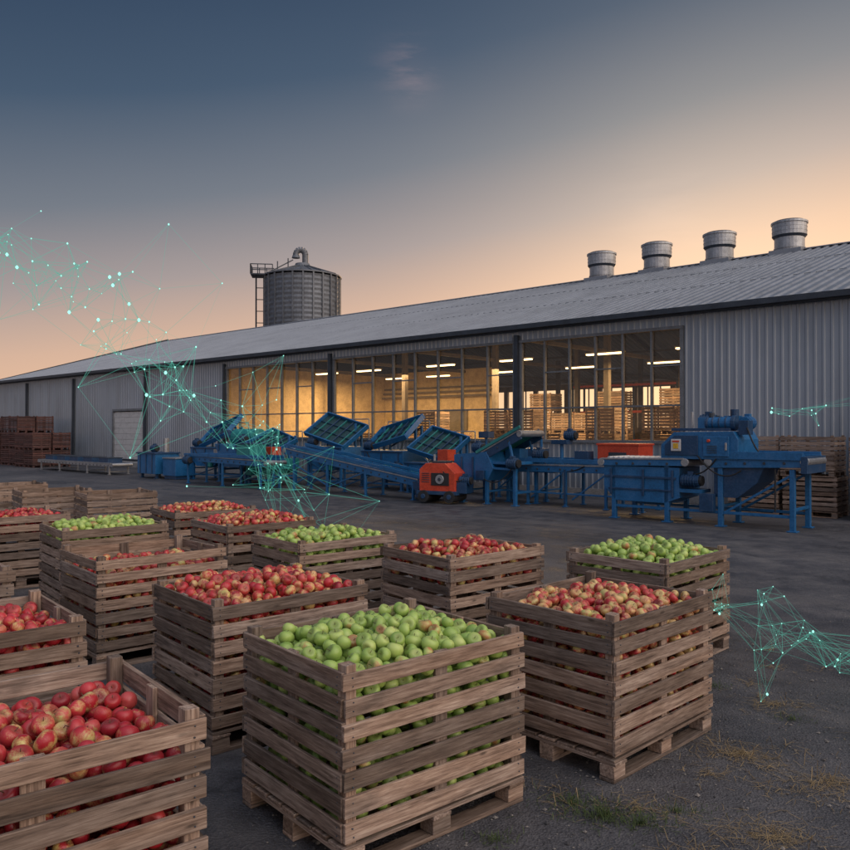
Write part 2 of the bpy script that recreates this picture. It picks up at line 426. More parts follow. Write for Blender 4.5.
while x<XR:
    w=.35
    wb.box((x,DB,3.575),(w,.2,2.75),'inwall')
    for t in (.9,1.8): wb.box((x+t,DB,3.575),(.06,.1,2.75),'dark_in')
    wb.box((x+1.35,DB,3.6),(2.3,.06,.06),'dark_in')
    x+=2.7
wb.box((-50,DB-.3,3.5),(22,.1,2.9),'inwall')
wb.obj('walls',W)
fb=MB()
for wx0,wx1 in wins:
    n=max(5,round((wx1-wx0)/ (1.0 if wx0>-20 else 1.1)))
    for z in(ZS,ZT): fb.box(((wx0+wx1)/2,-.03,z),(wx1-wx0+.1,.16,.09),'frame')
    for i in range(n+1):
        x=wx0+(wx1-wx0)*i/n; big=(i in(0,n)); fb.box((x,-.02,(ZS+ZT)/2),(.10 if big else .055,.12,ZT-ZS-.09),'frame')
    for z in(2.75,): fb.box(((wx0+wx1)/2,-.015,z),(wx1-wx0-.12,.07,.05),'frame')
    for i in range(n):
        if i%2==1:
            x=wx0+(wx1-wx0)*(i+.5)/n; fb.box((x,-.015,3.9),((wx1-wx0)/n-.06,.06,.045),'frame')
fb.obj('window_frames',W)
gb=MB()
for wx0,wx1 in wins: 
    n=max(5,round((wx1-wx0)/ (1.0 if wx0>-20 else 1.1)))
    for i in range(n):
        a=wx0+(wx1-wx0)*i/n; b=wx0+(wx1-wx0)*(i+1)/n; t=random.uniform(-.006,.006); t2=random.uniform(-.006,.006)
        gb.add([(a,.012+t,ZS),(b,.012-t,ZS),(b,.012-t+t2,ZT),(a,.012+t+t2,ZT)],[(0,1,2,3)],'glass')
gb.obj('window_glass',W)
tb=MB()
for x,w in((-15.18,.15),(-24.46,.14),(-32.0,.1),(-39.4,.12),(-48.0,.14),(-55.0,.14)):
    tb.box((x,-.13,HE/2-.1),(w,.12,HE-.3),'trim')
tb.box(((XL+XR)/2,-.36,HE-.02),(XR-XL+.6,.16,.15),'trim')
tb.box(((XL+XR)/2,-.16,HE-.10),(XR-XL+.4,.22,.05),'trim')
tb.box((-41.27,-.09,3.16),(3.5,.1,.12),'frame')
for x in(-43.0,-39.55): tb.box((x,-.09,1.55),(.12,.1,3.1),'frame')
tb.box((-41.27,-.07,.4),(3.3,.02,.1),'trim')
tb.obj('gutter_and_posts',W)
db=MB()
for i in range(10): db.box((-41.27,-.035-.004*(i%2),.16+i*.305),(3.32,.05,.295),'white')
db.obj('roller_door',W)
rb=MB()
sl=(HR-HE)/DR
nr=Vector((0,-sl,1)).normalized()
sheet(rb,XL-.3,XR+.3,lambda x:(x,-.42,HE+.04-.42*sl+.05),lambda x:(x,DR,HR),'roof',.333,.05,nr)
nr2=Vector((0,sl,1)).normalized()
sheet(rb,XL-.3,XR+.3,lambda x:(x,DR,HR),lambda x:(x,DB+.4,HE-.1),'roof',.333,.05,nr2)
rb.box(((XL+XR)/2,DR-.15,HR+.03),(XR-XL+.6,.34,.02),'roof',rot=(sl*.95,0,0)); rb.box(((XL+XR)/2,DR+.15,HR+.03),(XR-XL+.6,.34,.02),'roof',rot=(-sl*.95,0,0))
rb.box((XL-.3,DR/2-.2,(HE+HR)/2+.0),(.05,math.hypot(DR,HR-HE)+.2,.22),'trim',rot=(math.atan(sl),0,0))
for t in(.34,.67):
    y=DR*t; rb.box(((XL+XR)/2,y,HE+.09+y*sl*.985+.02),(XR-XL,.03,.012),'trim',rot=(sl*.95,0,0))
rb.obj('roof',W)
ib=MB()
ib.box(((XL+XR)/2,DB/2,.01),(XR-XL-.5,DB-.3,.02),'concrete')
x=XL+6
while x<XR:
    for y in(7,14,21): ib.box((x,y,3.2),(.22,.22,6.4),'dark_in')
    ib.bar((x,.2,HE-.25),(x,DR,HR-.5),.12,.25,'dark_in'); ib.bar((x,DR,HR-.5),(x,DB-.2,HE-.25),.12,.25,'dark_in')
    ib.box((x,DB/2,5.2),(.1,DB-.5,.14),'dark_in')
    x+=5.6
for y in(3,6.5,10,17,22): ib.box(((XL+XR)/2,y,HE-.35+ (min(y,DB-y))*sl*.9),(XR-XL-1,.08,.12),'dark_in')
ib.box((-33.2,6,2.7),(.15,11.5,5.3),'inwall'); ib.box((-29,11.8,2.7),(8.2,.15,5.3),'inwall')
ib.box((-7.5,9,2.7),(.15,17.5,5.3),'inwall')
for x in(-23,-20,-17,-14,-11): 
    for y in (16.2,17.4): ib.box((x,y,2.3),(.1,.08,4.6),'blue2')
for z in(1.5,3.0,4.4): ib.box((-17,16.2,z),(12,.06,.12),'red_p')
# pipework, door and noticeboard on the inner partition
for k in range(3): ib.cyl((-33,11.6-.1*k,4.4-.25*k),(-25,11.6-.1*k,4.4-.25*k),.05,'dark_in',8)
ib.box((-30.5,11.68,1.1),(1.0,.06,2.2),'dark_in'); ib.box((-27.6,11.68,2.6),(1.6,.05,1.1),'dark_in')
ib.obj('interior_structure',W)
lb=MB()
for x in(-11,-14.5,-18.5,-22.5,-27,-30):
    for y in(4.5,9.5):
        lb.box((x,y,4.85),(1.5,.16,.05),'lamp'); lb.box((x,y,4.90),(1.56,.24,.05),'white')
lb.obj('ceiling_lamps',W)
def area(name,loc,sx,sy,p,col,rot=(0,0,0)):
    l=bpy.data.lights.new(name,'AREA'); l.shape='RECTANGLE'; l.size=sx; l.size_y=sy; l.energy=p; l.color=col
    o=bpy.data.objects.new(name,l); o.location=loc; o.rotation_euler=rot; o.parent=W; COL.objects.link(o)
for x,pw in((-12.5,900),(-20,1000),(-29,900)): area('ceiling_lamp_light',(x,6.5,4.78),5,3,pw,(1,.64,.29))
def instack(x,y,nx,ny,nz,seed,rz=0,drop=()):
    return stack('crate_stack',x,y,rz,nx,ny,nz,seed=seed,parent=W,drop=drop)
instack(-11.6,4.5,2,1,3,41); instack(-14.6,4.8,1,1,3,42); instack(-18.4,5.2,3,1,3,43,drop=((2,0,2),)); instack(-22.6,4.8,2,1,3,44,drop=((1,0,2),)); instack(-27,5.6,3,1,2,45); instack(-12.5,10.5,4,1,4,46); instack(-19.5,11,4,1,4,47,drop=((1,0,3),(2,0,3)))
for s in(19.98,17.03,14.0,10.99):
    v=MB(); z0=HR-.25
    v.cyl((0,0,z0),(0,0,z0+.82),.60,'steel',28); v.cyl((0,0,z0+.35),(0,0,z0+.40),.63,'steel',28)
    v.cyl((0,0,z0+.82),(0,0,z0+.92),.62,'trim',28,r2=.70)
    v.cyl((0,0,z0+.92),(0,0,z0+1.48),.69,'steel',28); v.cyl((0,0,z0+1.42),(0,0,z0+1.50),.735,'steel',28)
    v.cyl((0,0,z0+1.08),(0,0,z0+1.11),.70,'steel',28); v.cyl((0,0,z0+1.25),(0,0,z0+1.28),.70,'steel',28)
    v.cyl((0,0,z0+1.50),(0,0,z0+1.56),.68,'trim',28,r2=.6)
    v.box((0,0,z0+.12),(1.3,1.3,.3),'roof')
    v.obj('roof_ventilator',W,(-s,DR,0))

# ------------------------------------------------------------------ silo
sb=MB(); r=4.0; H=18.4
nseg=64
zs=np.arange(0,H+.01,.25)
vs=[];fs=[]
for i,z in enumerate(zs):
    rr=r+.05*(i%2)
    for j in range(nseg): vs.append((rr*math.cos(2*math.pi*j/nseg),rr*math.sin(2*math.pi*j/nseg),z))
for i in range(len(zs)-1):
    for j in range(nseg): a=i*nseg+j;b=i*nseg+(j+1)%nseg; fs.append((a,b,b+nseg,a+nseg))
sb.add(vs,fs,'silo')
for j in range(24):
    a=2*math.pi*j/24+.05; sb.box(((r+.09)*math.cos(a),(r+.09)*math.sin(a),H/2),(.12,.16,H),'silo',rot=(0,0,a))
sb.cyl((0,0,H),(0,0,H+.12),r+.2,'silo',64); sb.cyl((0,0,H+.12),(0,0,H+1.2),r+.15,'silo',48,r2=.9); sb.cyl((0,0,H+1.2),(0,0,H+1.55),.9,'silo',24,r2=.75)
for j in range(24):
    a=2*math.pi*j/24; sb.bar(((r+.1)*math.cos(a),(r+.1)*math.sin(a),H+.18),(.95*math.cos(a),.95*math.sin(a),H+1.24),.08,.08,'silo')
sb.cyl((.3,0,H+1.2),(.3,0,H+2.5),.33,'silo',16); prev=None
for k in range(9):
    a=math.pi*k/8; p=Vector((.3-.5+.5*math.cos(a)+0,0,H+2.5+.55*math.sin(a)))
    if prev is not None: sb.cyl(prev,p,.33,'silo',16)
    prev=p
sb.cyl(prev,prev+Vector((0,0,-.35)),.33,'silo',16,r2=.45)
for zz in(H-.2,):
    sb.box((-r-.3,0,zz+.35),(2.2,2.2,.1),'trim')
    for a,b in(((-r-1.4,-1.1),(-r-1.4,1.1)),((-r-1.4,-1.1),(-r+.9,-1.1)),((-r-1.4,1.1),(-r+.9,1.1))):
        for h in(.8,1.4): sb.cyl((a[0],a[1],zz+h),(b[0],b[1],zz+h),.05,'trim',6)
        for t in(0,.33,.66,1): 
            px=a[0]+(b[0]-a[0])*t;py=a[1]+(b[1]-a[1])*t; sb.cyl((px,py,zz+.35),(px,py,zz+1.4),.05,'trim',6)
for y in(-.3,.3): sb.cyl((-r-.9,y,0),(-r-.9,y,H),.06,'trim',6)
for k in range(56): sb.cyl((-r-.9,-.3,.3+k*.32),(-r-.9,.3,.3+k*.32),.03,'trim',5)
for k in range(14): sb.box((-r-.5,0,1+k*1.25),(.9,.08,.08),'trim')
sb.bar((-3.2,-1,H+.5),(-1.0,-.2,H+1.9),.12,.12,'trim'); sb.cyl((-2.6,-.8,H+.4),(-2.6,-.8,H+1.6),.06,'trim',6); sb.cyl((-1.5,-.5,H+1),(-1.5,-.5,H+2.0),.06,'trim',6)
sb.obj('grain_silo',None,(-13.2,85,0),.12)

# ------------------------------------------------------------------ machines
def mob(mb,name,s,D,dz=0,rz=0):
    o=Vector((21.5*.669,21.5*.743,0)); a=math.radians(-42)
    R=Matrix.Rotation(a,3,'Z'); p=R@Vector((-s,D-21.5,0))+o
    return mb.obj(name,None,p,a+rz,bevel=.006)
def legs(mb,xs,ys,h,mat='blue',w=.08,brace=True):
    for x in xs:
        for y in ys:
            mb.box((x,y,h/2+.01),(w,w,h-.02),mat); mb.box((x,y,.012),(w*2,w*2,.024),mat)
        if brace: mb.box((x,(ys[0]+ys[1])/2,h*.35),(w*.6,abs(ys[1]-ys[0])-w,w*.6),mat)
def conveyor(mb,x0,z0,x1,z1,y,wid,mat='blue',belt='belt',legx=(),rollers=True,depth=.16):
    L_=math.hypot(x1-x0,z1-z0); a=math.atan2(z1-z0,x1-x0); cx,cz=(x0+x1)/2,(z0+z1)/2
    for s in(-1,1):
        mb.box((cx,y+s*wid/2,cz),(L_,.05,depth),mat,rot=(0,-a,0))
        mb.box((cx+math.sin(a)*.09*-1,y+s*(wid/2+.03),cz-.02+.10),(L_*.98,.03,.04),'steel',rot=(0,-a,0))
    mb.box((cx,y,cz+.03),(L_-.1,wid-.07,.03),belt,rot=(0,-a,0))
    for e in((x0,z0),(x1,z1)): mb.cyl((e[0],y-wid/2-.04,e[1]),(e[0],y+wid/2+.04,e[1]),.09,'steel',14)
    n=int(L_/.35)
    for i in range(1,n):
        t=i/n; xx=x0+(x1-x0)*t; zz=z0+(z1-z0)*t
        mb.cyl((xx,y-wid/2-.045,zz-.03),(xx,y-wid/2-.02,zz-.03),.03,'trim',8)
        if rollers: mb.cyl((xx,y-wid/2+.03,zz+.05),(xx,y+wid/2-.03,zz+.05),.025,'steel',8)
    for lx in legx:
        t=(lx-x0)/(x1-x0); zz=z0+(z1-z0)*t
        legs(mb,(lx,),(y-wid/2,y+wid/2),max(.15,zz-.06),mat,.07)
def motor(mb,c,r=.13,l=.35,mat='blue2',axis=(1,0,0)):
    c=Vector(c);ax=Vector(axis); mb.cyl(c-ax*l/2,c+ax*l/2,r,mat,14)
    for k in range(5): p=c+ax*(-l/2+.05+k*.06); mb.cyl(p,p+ax*.02,r+.02,mat,14)
    mb.cyl(c+ax*l/2,c+ax*(l/2+.06),r*.85,'rubber',14); mb.box(c+Vector((0,0,r+.03)),(.12,.12,.08),mat)
def hose(mb,p0,p1,sag=.3,r=.018,mat='rubber'):
    p0=Vector(p0);p1=Vector(p1);prev=p0
    for k in range(1,9):
        t=k/8; p=p0.lerp(p1,t)-Vector((0,0,sag*4*t*(1-t))); mb.cyl(prev,p,r,mat,6); prev=p

m=MB()
m.prism([(-2.2,1.22),(-.35,1.22),(-.35,.55),(-.7,.42),(-1.9,.42),(-2.2,.75)],-.55,.55,'blue')
m.box((-1.3,-.565,.98),(1.75,.03,.05),'blue2'); m.box((-1.3,-.565,.70),(1.55,.03,.04),'blue2')
for xx in(-2.0,-1.2,-.5): m.box((xx,-.57,.86),(.05,.035,.6),'blue2')
conveyor(m,-2.25,1.30,-.2,1.34,0,1.15,'blue','white')
for i in range(15): m.cyl((-2.1+i*.13,-.5,1.39),(-2.1+i*.13,.5,1.39),.045,'white',10)
m.prism([(-.75,1.42),(-.75,1.72),(-.45,2.0),(.85,2.02),(.95,1.85),(.95,1.42)],-.6,.6,'blue')
m.prism([(-.65,1.50),(-.65,1.72),(-.42,1.93),(.1,1.93),(.1,1.50)],-.63,-.6,'blue2')
m.box((-.38,-.65,1.72),(.22,.03,.26),'white'); m.box((-.38,-.668,1.70),(.12,.01,.12),'yellow'); m.box((-.38,-.668,1.80),(.16,.01,.04),'red_p')
m.box((.5,-.63,1.7),(.55,.04,.42),'blue'); m.box((.72,-.66,1.7),(.04,.03,.16),'steel'); m.cyl((.35,-.64,1.82),(.35,-.69,1.82),.035,'red_p',10)
for k in range(6): m.box((.42,-.655,1.56+k*.03),(.22,.012,.012),'trim')
m.box((.1,-.1,2.06),(1.3,.8,.06),'blue2')
m.cyl((.25,-.35,2.2),(.75,-.35,2.2),.13,'blue',18); m.cyl((.2,-.35,2.2),(.26,-.35,2.2),.16,'blue2',18); m.cyl((.75,-.35,2.2),(.83,-.35,2.2),.16,'blue2',18)
for k in range(3): m.cyl((.34+k*.14,-.35,2.2),(.37+k*.14,-.35,2.2),.145,'blue2',18)
motor(m,(.0,.2,2.25),.14,.36,'blue2'); motor(m,(.85,.25,2.2),.13,.36,'blue',(0,1,0)); m.box((.12,-.35,2.2),(.16,.26,.24),'blue')
m.box((1.02,-.35,2.10),(.2,.28,.3),'blue2'); m.box((.55,.2,2.22),(.3,.3,.28),'blue')
m.cyl((.3,-.35,2.3),(.3,-.35,2.42),.06,'trim',8); m.cyl((-.2,-.2,2.1),(-.2,-.2,2.45),.03,'steel',8); m.cyl((.62,.1,2.3),(.62,.1,2.5),.09,'blue2',12)
m.prism([(.4,.62),(.4,1.40),(1.5,1.40),(1.3,.95),(.9,.62)],-.5,.5,'blue2')
conveyor(m,.3,1.36,2.25,1.42,0,1.1,'blue','belt',depth=.24)
for s in(-1,1): m.box((1.35,s*.6,1.52),(1.75,.03,.16),'blue')
m.box((2.25,0,1.35),(.12,1.25,.34),'blue2')
legs(m,(-1.95,-.65,.55,2.0),(-.5,.5),1.25,'blue',.10)
for s in(-.5,.5):
    m.bar((.55,s,.25),(2.0,s,1.15),.05,.05,'blue'); m.box((.7,s,.3),(2.7,.06,.06),'blue'); m.box((-1.3,s,.3),(1.25,.06,.06),'blue')
motor(m,(-.1,-.5,.95),.13,.4,'blue2'); m.box((-.1,-.3,.72),(.5,.5,.08),'blue')
m.cyl((1.7,-.62,1.25),(1.7,-.62,.4),.02,'rubber',6); hose(m,(.1,-.64,1.5),(1.0,-.56,1.2),.25); hose(m,(-.1,-.5,1.1),(.5,-.6,1.45),.12); hose(m,(1.1,-.5,2.1),(1.6,-.6,1.5),.2)
m.box((.3,-.6,.5),(.3,.16,.38),'blue2')
mob(m,'apple_sorting_machine',7.12,17.2)

m=MB()
conveyor(m,-2.7,1.0,2.4,1.05,0,.9,'blue','gbelt',(-2.4,-1.2,0,1.2,2.2),depth=.22)
for s in(-1,1): m.box((-.1,s*.52,1.22),(5.0,.03,.12),'blue')
m.box((1.5,0,1.48),(1.15,.8,.36),'red_p'); m.box((1.5,0,1.68),(1.2,.85,.05),'red_p'); m.box((1.5,-.41,1.42),(.5,.02,.12),'trim')
for x in(1.05,1.95): m.box((x,-.3,1.24),(.08,.08,.16),'blue2'); m.box((x,.3,1.24),(.08,.08,.16),'blue2')
motor(m,(-.9,-.35,1.38),.13,.36,'blue2'); m.box((-.9,-.2,1.2),(.35,.5,.1),'blue2'); m.cyl((-.4,0,1.1),(-.4,0,1.75),.05,'blue',8)
m.box((-.4,0,1.72),(.5,.3,.12),'blue2'); motor(m,(-.2,.1,1.9),.12,.3,'blue2')
m.box((-1.7,-.3,1.38),(.5,.4,.3),'blue'); m.box((.5,-.35,1.38),(.4,.3,.24),'blue2'); m.cyl((-1.2,.2,1.1),(-1.2,.2,1.9),.04,'blue',8)
for x in(-2.0,-.6,.7): m.bar((x-.5,-.45,.2),(x+.5,-.45,.9),.04,.04,'blue')
for x in(-2.4,0,2.2): m.box((x,-.5,.55),(.05,.04,.9),'blue2')
m.box((-.1,-.46,.35),(4.7,.04,.05),'blue'); hose(m,(-.9,-.4,1.3),(.6,-.5,1.1),.25)
mob(m,'roller_conveyor',11.3,18.6)

def tipper(name,s,D,w=1.7,h=1.0,tilt=.5,tray=1.6,kind=0,rz=0,sign=1,rx=.55,body='blue'):
    m=MB()
    m.prism([(-w/2,h),(w/2,h),(w/2,h*.62),(w*.25,h*.42),(-w*.3,h*.42),(-w/2,h*.7)],-.6,.6,body)
    for x in(-w*.4,0,w*.4): m.box((x,-.615,h*.74),(.06,.03,h*.42),'blue2')
    m.box((0,-.615,h*.97),(w,.035,.05),'blue2')
    legs(m,(-w*.44,w*.44),(-.52,.52),h,'blue',.09)
    m.box((0,-.52,.22),(w*.8,.06,.06),'blue'); m.box((0,.52,.22),(w*.8,.06,.06),'blue')
    m.bar((-w*.42,-.55,.15),(w*.42,-.55,h*.42),.04,.04,'blue2')
    for y in(.3,.6):
        for sx in(-1,1): m.box((sx*w*.38,y,h+.42),(.08,.07,.84),'blue')
    m.bar((-w*.38,.62,h+.1),(w*.38,.62,h+.8),.05,.05,'blue2')
    cx=0; cz=h+.55; ry=-tilt*sign*.45
    R=Euler((rx,ry,0)).to_matrix(); q=(rx,ry,0)
    def T(p): return R@Vector(p)+Vector((cx,.05,cz))
    m.box(T((0,0,0)),(tray,1.25,.04),'tray',rot=q)
    for y in(-.64,.64): m.box(T((0,y,.06)),(tray+.06,.05,.18),'blue',rot=q)
    for x in(-tray/2,tray/2): m.box(T((x,0,.06)),(.05,1.22,.18),'blue',rot=q)
    for k in range(1,6): m.box(T((-tray/2+tray*k/6,0,.05)),(.025,1.22,.06),'teal' if k%2 else 'blue2',rot=q)
    for k in(-.2,.2): m.box(T((0,k,.05)),(tray-.05,.02,.04),'blue2',rot=q)
    for k in (-.6,0,.6): m.box(T((k*tray*.6,.1,-.08)),(.06,1.1,.1),'blue2',rot=q)
    m.cyl(T((-.4,-.5,-.05)),(cx-sign*.3,-.5,h*.8),.035,'steel',8); m.cyl(T((.4,.5,-.05)),(cx-sign*.3,.5,h*.8),.035,'steel',8)
    motor(m,(-sign*w*.35,-.5,h+.16),.13,.34,'blue2'); motor(m,(sign*w*.40,-.68,h*.62),.11,.3,'blue2')
    m.box((sign*w*.2,-.68,h*.55),(.3,.12,.36),'teal'); hose(m,(sign*w*.2,-.7,h*.5),(-sign*w*.35,-.62,h*.95),.2)
    if kind==1: m.box((-sign*w*.40,-.45,h+.25),(.42,.4,.36),'red_p')
    if kind==2: m.box((sign*w*.42,-.66,h*.8),(.3,.1,.4),'steel')
    for x in(-w*.5,w*.5): m.cyl((x,.75,h*.5),(x,.75,h+1.0),.022,'steel',6)
    m.cyl((-w*.5,.75,h+1.0),(w*.5,.75,h+1.0),.022,'steel',6)
    return mob(m,name,s,D,rz=rz)
m=MB()
m.prism([(-.9,1.35),(.25,1.45),(.5,1.0),(.3,.65),(-.75,.65),(-.9,.8)],-.55,.55,'blue'); legs(m,(-.6,.25,1.2),(-.5,.5),1.0,'blue',.09)
for x in(-.6,-.2): m.box((x,-.57,1.0),(.05,.03,.6),'blue2')
conveyor(m,-.1,1.25,1.35,1.95,0,1.0,'blue2','gbelt',depth=.3); m.bar((-.1,-.56,1.42),(1.4,-.56,2.14),.04,.08,'teal')
for s in(-.5,.5): m.bar((1.2,s,.9),(1.0,s,1.75),.06,.06,'blue'); m.bar((.3,s,1.0),(1.2,s,.98),.06,.06,'blue')
m.box((.3,0,1.15),(2.0,1.0,.08),'blue'); motor(m,(1.2,-.62,1.15),.13,.32,'blue2'); motor(m,(-.3,-.2,1.55),.13,.32,'blue2'); m.box((.1,-.6,.8),(.26,.1,.26),'blue2'); hose(m,(.1,-.62,.8),(1.2,-.62,1.05),.3)
mob(m,'chute_hopper',13.6,17.9)
m=MB()
m.prism([(-.55,.35),(-.55,.95),(-.35,1.12),(.25,1.12),(.55,.85),(.55,.35)],-.35,.35,'red_p')
m.box((.1,-.36,.68),(.55,.03,.35),'rubber'); m.cyl((.1,-.37,.68),(.1,-.40,.68),.13,'steel',16); m.cyl((.1,-.40,.68),(.1,-.42,.68),.05,'trim',10); m.box((0,0,.3),(1.25,.8,.1),'blue2')
m.cyl((-.4,-.42,.2),(-.4,.42,.2),.17,'rubber',16); m.cyl((.4,-.42,.2),(.4,.42,.2),.17,'rubber',16)
for x in(-.4,.4): m.cyl((x,-.44,.2),(x,-.41,.2),.07,'blue2',12)
m.box((.0,0,1.15),(.4,.5,.06),'trim'); m.cyl((-.3,.1,1.1),(-.3,.1,1.35),.04,'steel',8); m.box((.7,0,.45),(.3,.5,.3),'blue2')
for k in range(5): m.box((-.35,-.36,.6+k*.06),(.24,.02,.02),'trim')
motor(m,(.75,-.1,.65),.12,.3,'blue2'); hose(m,(.75,-.2,.7),(.2,-.37,.9),.15)
mob(m,'red_drive_unit',14.55,16.9,rz=.25)
m=MB()
conveyor(m,-3.4,1.35,3.0,.50,0,.75,'blue','gbelt',(-2.9,-1.2,.6,2.6),rollers=False,depth=.26)
for s in(-1,1): m.bar((-3.3,s*.42,1.55),(2.9,s*.42,.70),.03,.10,'blue')
for k in range(18):
    t=k/18; m.box((-3.2+6.1*t,0,1.33-.83*t+.05),(.03,.62,.06),'teal')
for s in(-.375,.375):
    m.bar((-2.9,s,.2),(-1.2,s,.95),.04,.04,'blue'); m.bar((-1.2,s,.2),(.6,s,.75),.04,.04,'blue'); m.bar((-2.9,s,.9),(-1.2,s,.25),.04,.04,'blue')
motor(m,(3.0,-.5,.45),.14,.36,'blue2',(0,1,0)); m.box((3.0,0,.25),(.5,.9,.3),'blue2')
mob(m,'inclined_conveyor',18.3,17.3)
tipper('crate_tipper',16.9,19.4,1.9,1.0,.5,1.6,1,0,-1,.6)
tipper('crate_tipper',19.1,19.6,2.0,1.35,.5,2.0,0,0,1,.6)
tipper('crate_tipper',21.9,19.4,2.0,1.45,-.5,2.2,0,0,1,.65)
tipper('crate_tipper',24.2,18.2,1.9,1.0,.6,1.5,1,0,-1,.45,'teal')
tipper('crate_tipper',28.3,18.6,2.2,1.35,.6,2.3,2,0,1,.7,'blue')
m=MB()
m.prism([(-1.2,1.5),(1.2,1.5),(.7,.6),(-.7,.6)],-.8,.8,'blue'); legs(m,(-1.0,1.0),(-.7,.7),1.45,'blue',.1)
for x in(-.9,-.3,.3,.9): m.box((x,-.82,1.38),(.06,.04,.28),'blue2')
m.cyl((-.9,0,1.75),(.7,0,1.75),.35,'teal',20); m.cyl((.7,0,1.75),(.95,0,1.75),.2,'steel',16)
m.box((-1.0,-.3,1.9),(.4,.4,.3),'blue2'); motor(m,(.3,-.5,1.68),.14,.36,'blue2')
for s in(-.7,.7): m.box((0,s,.3),(2.0,.06,.06),'blue')
mob(m,'bulk_hopper',26.1,18.6)
m=MB()
conveyor(m,-2.6,1.0,2.6,.9,0,.8,'blue','gbelt',(-2.3,0,2.3),depth=.25); motor(m,(-2.2,-.5,.9),.14,.36)
m.box((1.2,0,1.3),(.8,.7,.5),'teal'); m.box((1.2,0,1.57),(.85,.75,.05),'blue2')
for s in(-1,1): m.box((0,s*.45,1.1),(5.0,.03,.12),'blue')
mob(m,'belt_conveyor',24.8,16.9)
m=MB()
m.box((0,0,.62),(1.5,1.1,.85),'blue'); m.box((0,0,1.07),(1.6,1.2,.06),'blue2'); legs(m,(-.6,.6),(-.4,.4),.25,'blue2',.1,False)
for x in(-.5,0,.5): m.box((x,-.565,.62),(.06,.03,.8),'blue2')
m.box((1.5,.1,.5),(1.0,.9,.7),'blue'); m.box((1.5,.1,.88),(1.06,.96,.05),'steel'); m.box((1.5,.1,.08),(.9,.8,.14),'blue2')
m.cyl((.3,.2,1.1),(.3,.2,1.7),.12,'steel',12); motor(m,(-.3,0,1.25),.14,.36)
mob(m,'blue_machine_cabinet',31.3,17.6)
m=MB()
conveyor(m,-4.0,.45,4.0,.45,0,.9,'steel','belt',(-3.7,-1.5,1.5,3.7),depth=.16)
for x in(-3,-1.6,-.2,1.3,2.9): m.box((x,0,.62),(.9,.7,.26),'blue2'); m.box((x,0,.76),(.95,.75,.03),'trim')
mob(m,'low_roller_conveyor',38.5,17.6)
m=MB(); conveyor(m,-3,.9,3,.9,0,.8,'blue','belt',(-2.7,-1,1,2.7),depth=.2); motor(m,(1,-.5,1.1)); motor(m,(-1.5,-.2,1.2),.16,.4); m.box((-1.5,0,1.02),(.5,.5,.1),'blue2')
m.box((2.0,0,1.25),(.7,.6,.5),'blue2'); m.cyl((.2,0,1),(.2,0,1.9),.04,'blue',8); m.box((.2,0,1.9),(.4,.3,.2),'blue2')
mob(m,'belt_conveyor',15.5,19.9)

def bl(s,D): 
    a=math.radians(-42); p=Matrix.Rotation(a,3,'Z')@Vector((-s,D-21.5,0)); return p.x+21.5*.669,p.y+21.5*.743
p=bl(6.4,20.4); stack('crate_stack',p[0],p[1],-42,2,1,2,seed=51)
p=bl(3.6,20.2); stack('crate_stack',p[0],p[1],-41,2,1,2,seed=52)
p=bl(.8,20.4); stack('crate_stack',p[0],p[1],-43,2,1,1,seed=53)
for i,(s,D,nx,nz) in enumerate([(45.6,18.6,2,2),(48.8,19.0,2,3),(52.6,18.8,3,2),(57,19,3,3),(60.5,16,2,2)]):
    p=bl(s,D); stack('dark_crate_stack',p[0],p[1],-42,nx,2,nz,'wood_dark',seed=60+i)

# ------------------------------------------------------------------ ground
m_,nt,b=new_mat('asphalt_ground'); tc=nt.nodes.new('ShaderNodeTexCoord'); o=tc.outputs['Object']
n1=noise(nt,o,.25,6,.6); n2=noise(nt,o,2.2,6,.65); n3=noise(nt,o,55,3,.6); 
vo=nt.nodes.new('ShaderNodeTexVoronoi'); vo.inputs['Scale'].default_value=75; L(nt,o,vo.inputs['Vector'])
f=math_(nt,'ADD',math_(nt,'MULTIPLY',n1.outputs[0],.45),math_(nt,'ADD',math_(nt,'MULTIPLY',n2.outputs[0],.35),math_(nt,'MULTIPLY',n3.outputs[0],.2)))
rp=ramp(nt,f,[(.38,(.022,.023,.027)),(.47,(.058,.058,.065)),(.56,(.098,.095,.101)),(.66,(.17,.16,.156))])
peb=ramp(nt,vo.outputs['Color'],[(.1,(.55,.55,.55)),(.6,(1,1,1)),(.9,(1.0,1.0,1.0))])
c=mixc(nt,.8,rp.outputs[0],peb.outputs[0],'MULTIPLY')
lp=ramp(nt,n3.outputs[0],[(.66,(0,0,0)),(.72,(1,1,1))]); c=mixc(nt,math_(nt,'MULTIPLY',lp.outputs[0],.4),c,(.22,.20,.18))
n5=noise(nt,o,.9,3,.5); sr=ramp(nt,n5.outputs[0],[(.62,(0,0,0)),(.72,(1,1,1))]); c=mixc(nt,math_(nt,'MULTIPLY',sr.outputs[0],.55),c,(.02,.02,.022))
rotm=nt.nodes.new('ShaderNodeMapping'); rotm.inputs['Rotation'].default_value=(0,0,math.radians(42)); L(nt,o,rotm.inputs[0])
n6=noise(nt,vscale(nt,rotm.outputs[0],(.06,1.1,1)),1.4,4,.55); tr=ramp(nt,n6.outputs[0],[(.52,(0,0,0)),(.62,(1,1,1))]); c=mixc(nt,math_(nt,'MULTIPLY',tr.outputs[0],.35),c,(.13,.12,.115))
vc=nt.nodes.new('ShaderNodeTexVoronoi'); vc.feature='DISTANCE_TO_EDGE'; vc.inputs['Scale'].default_value=.33
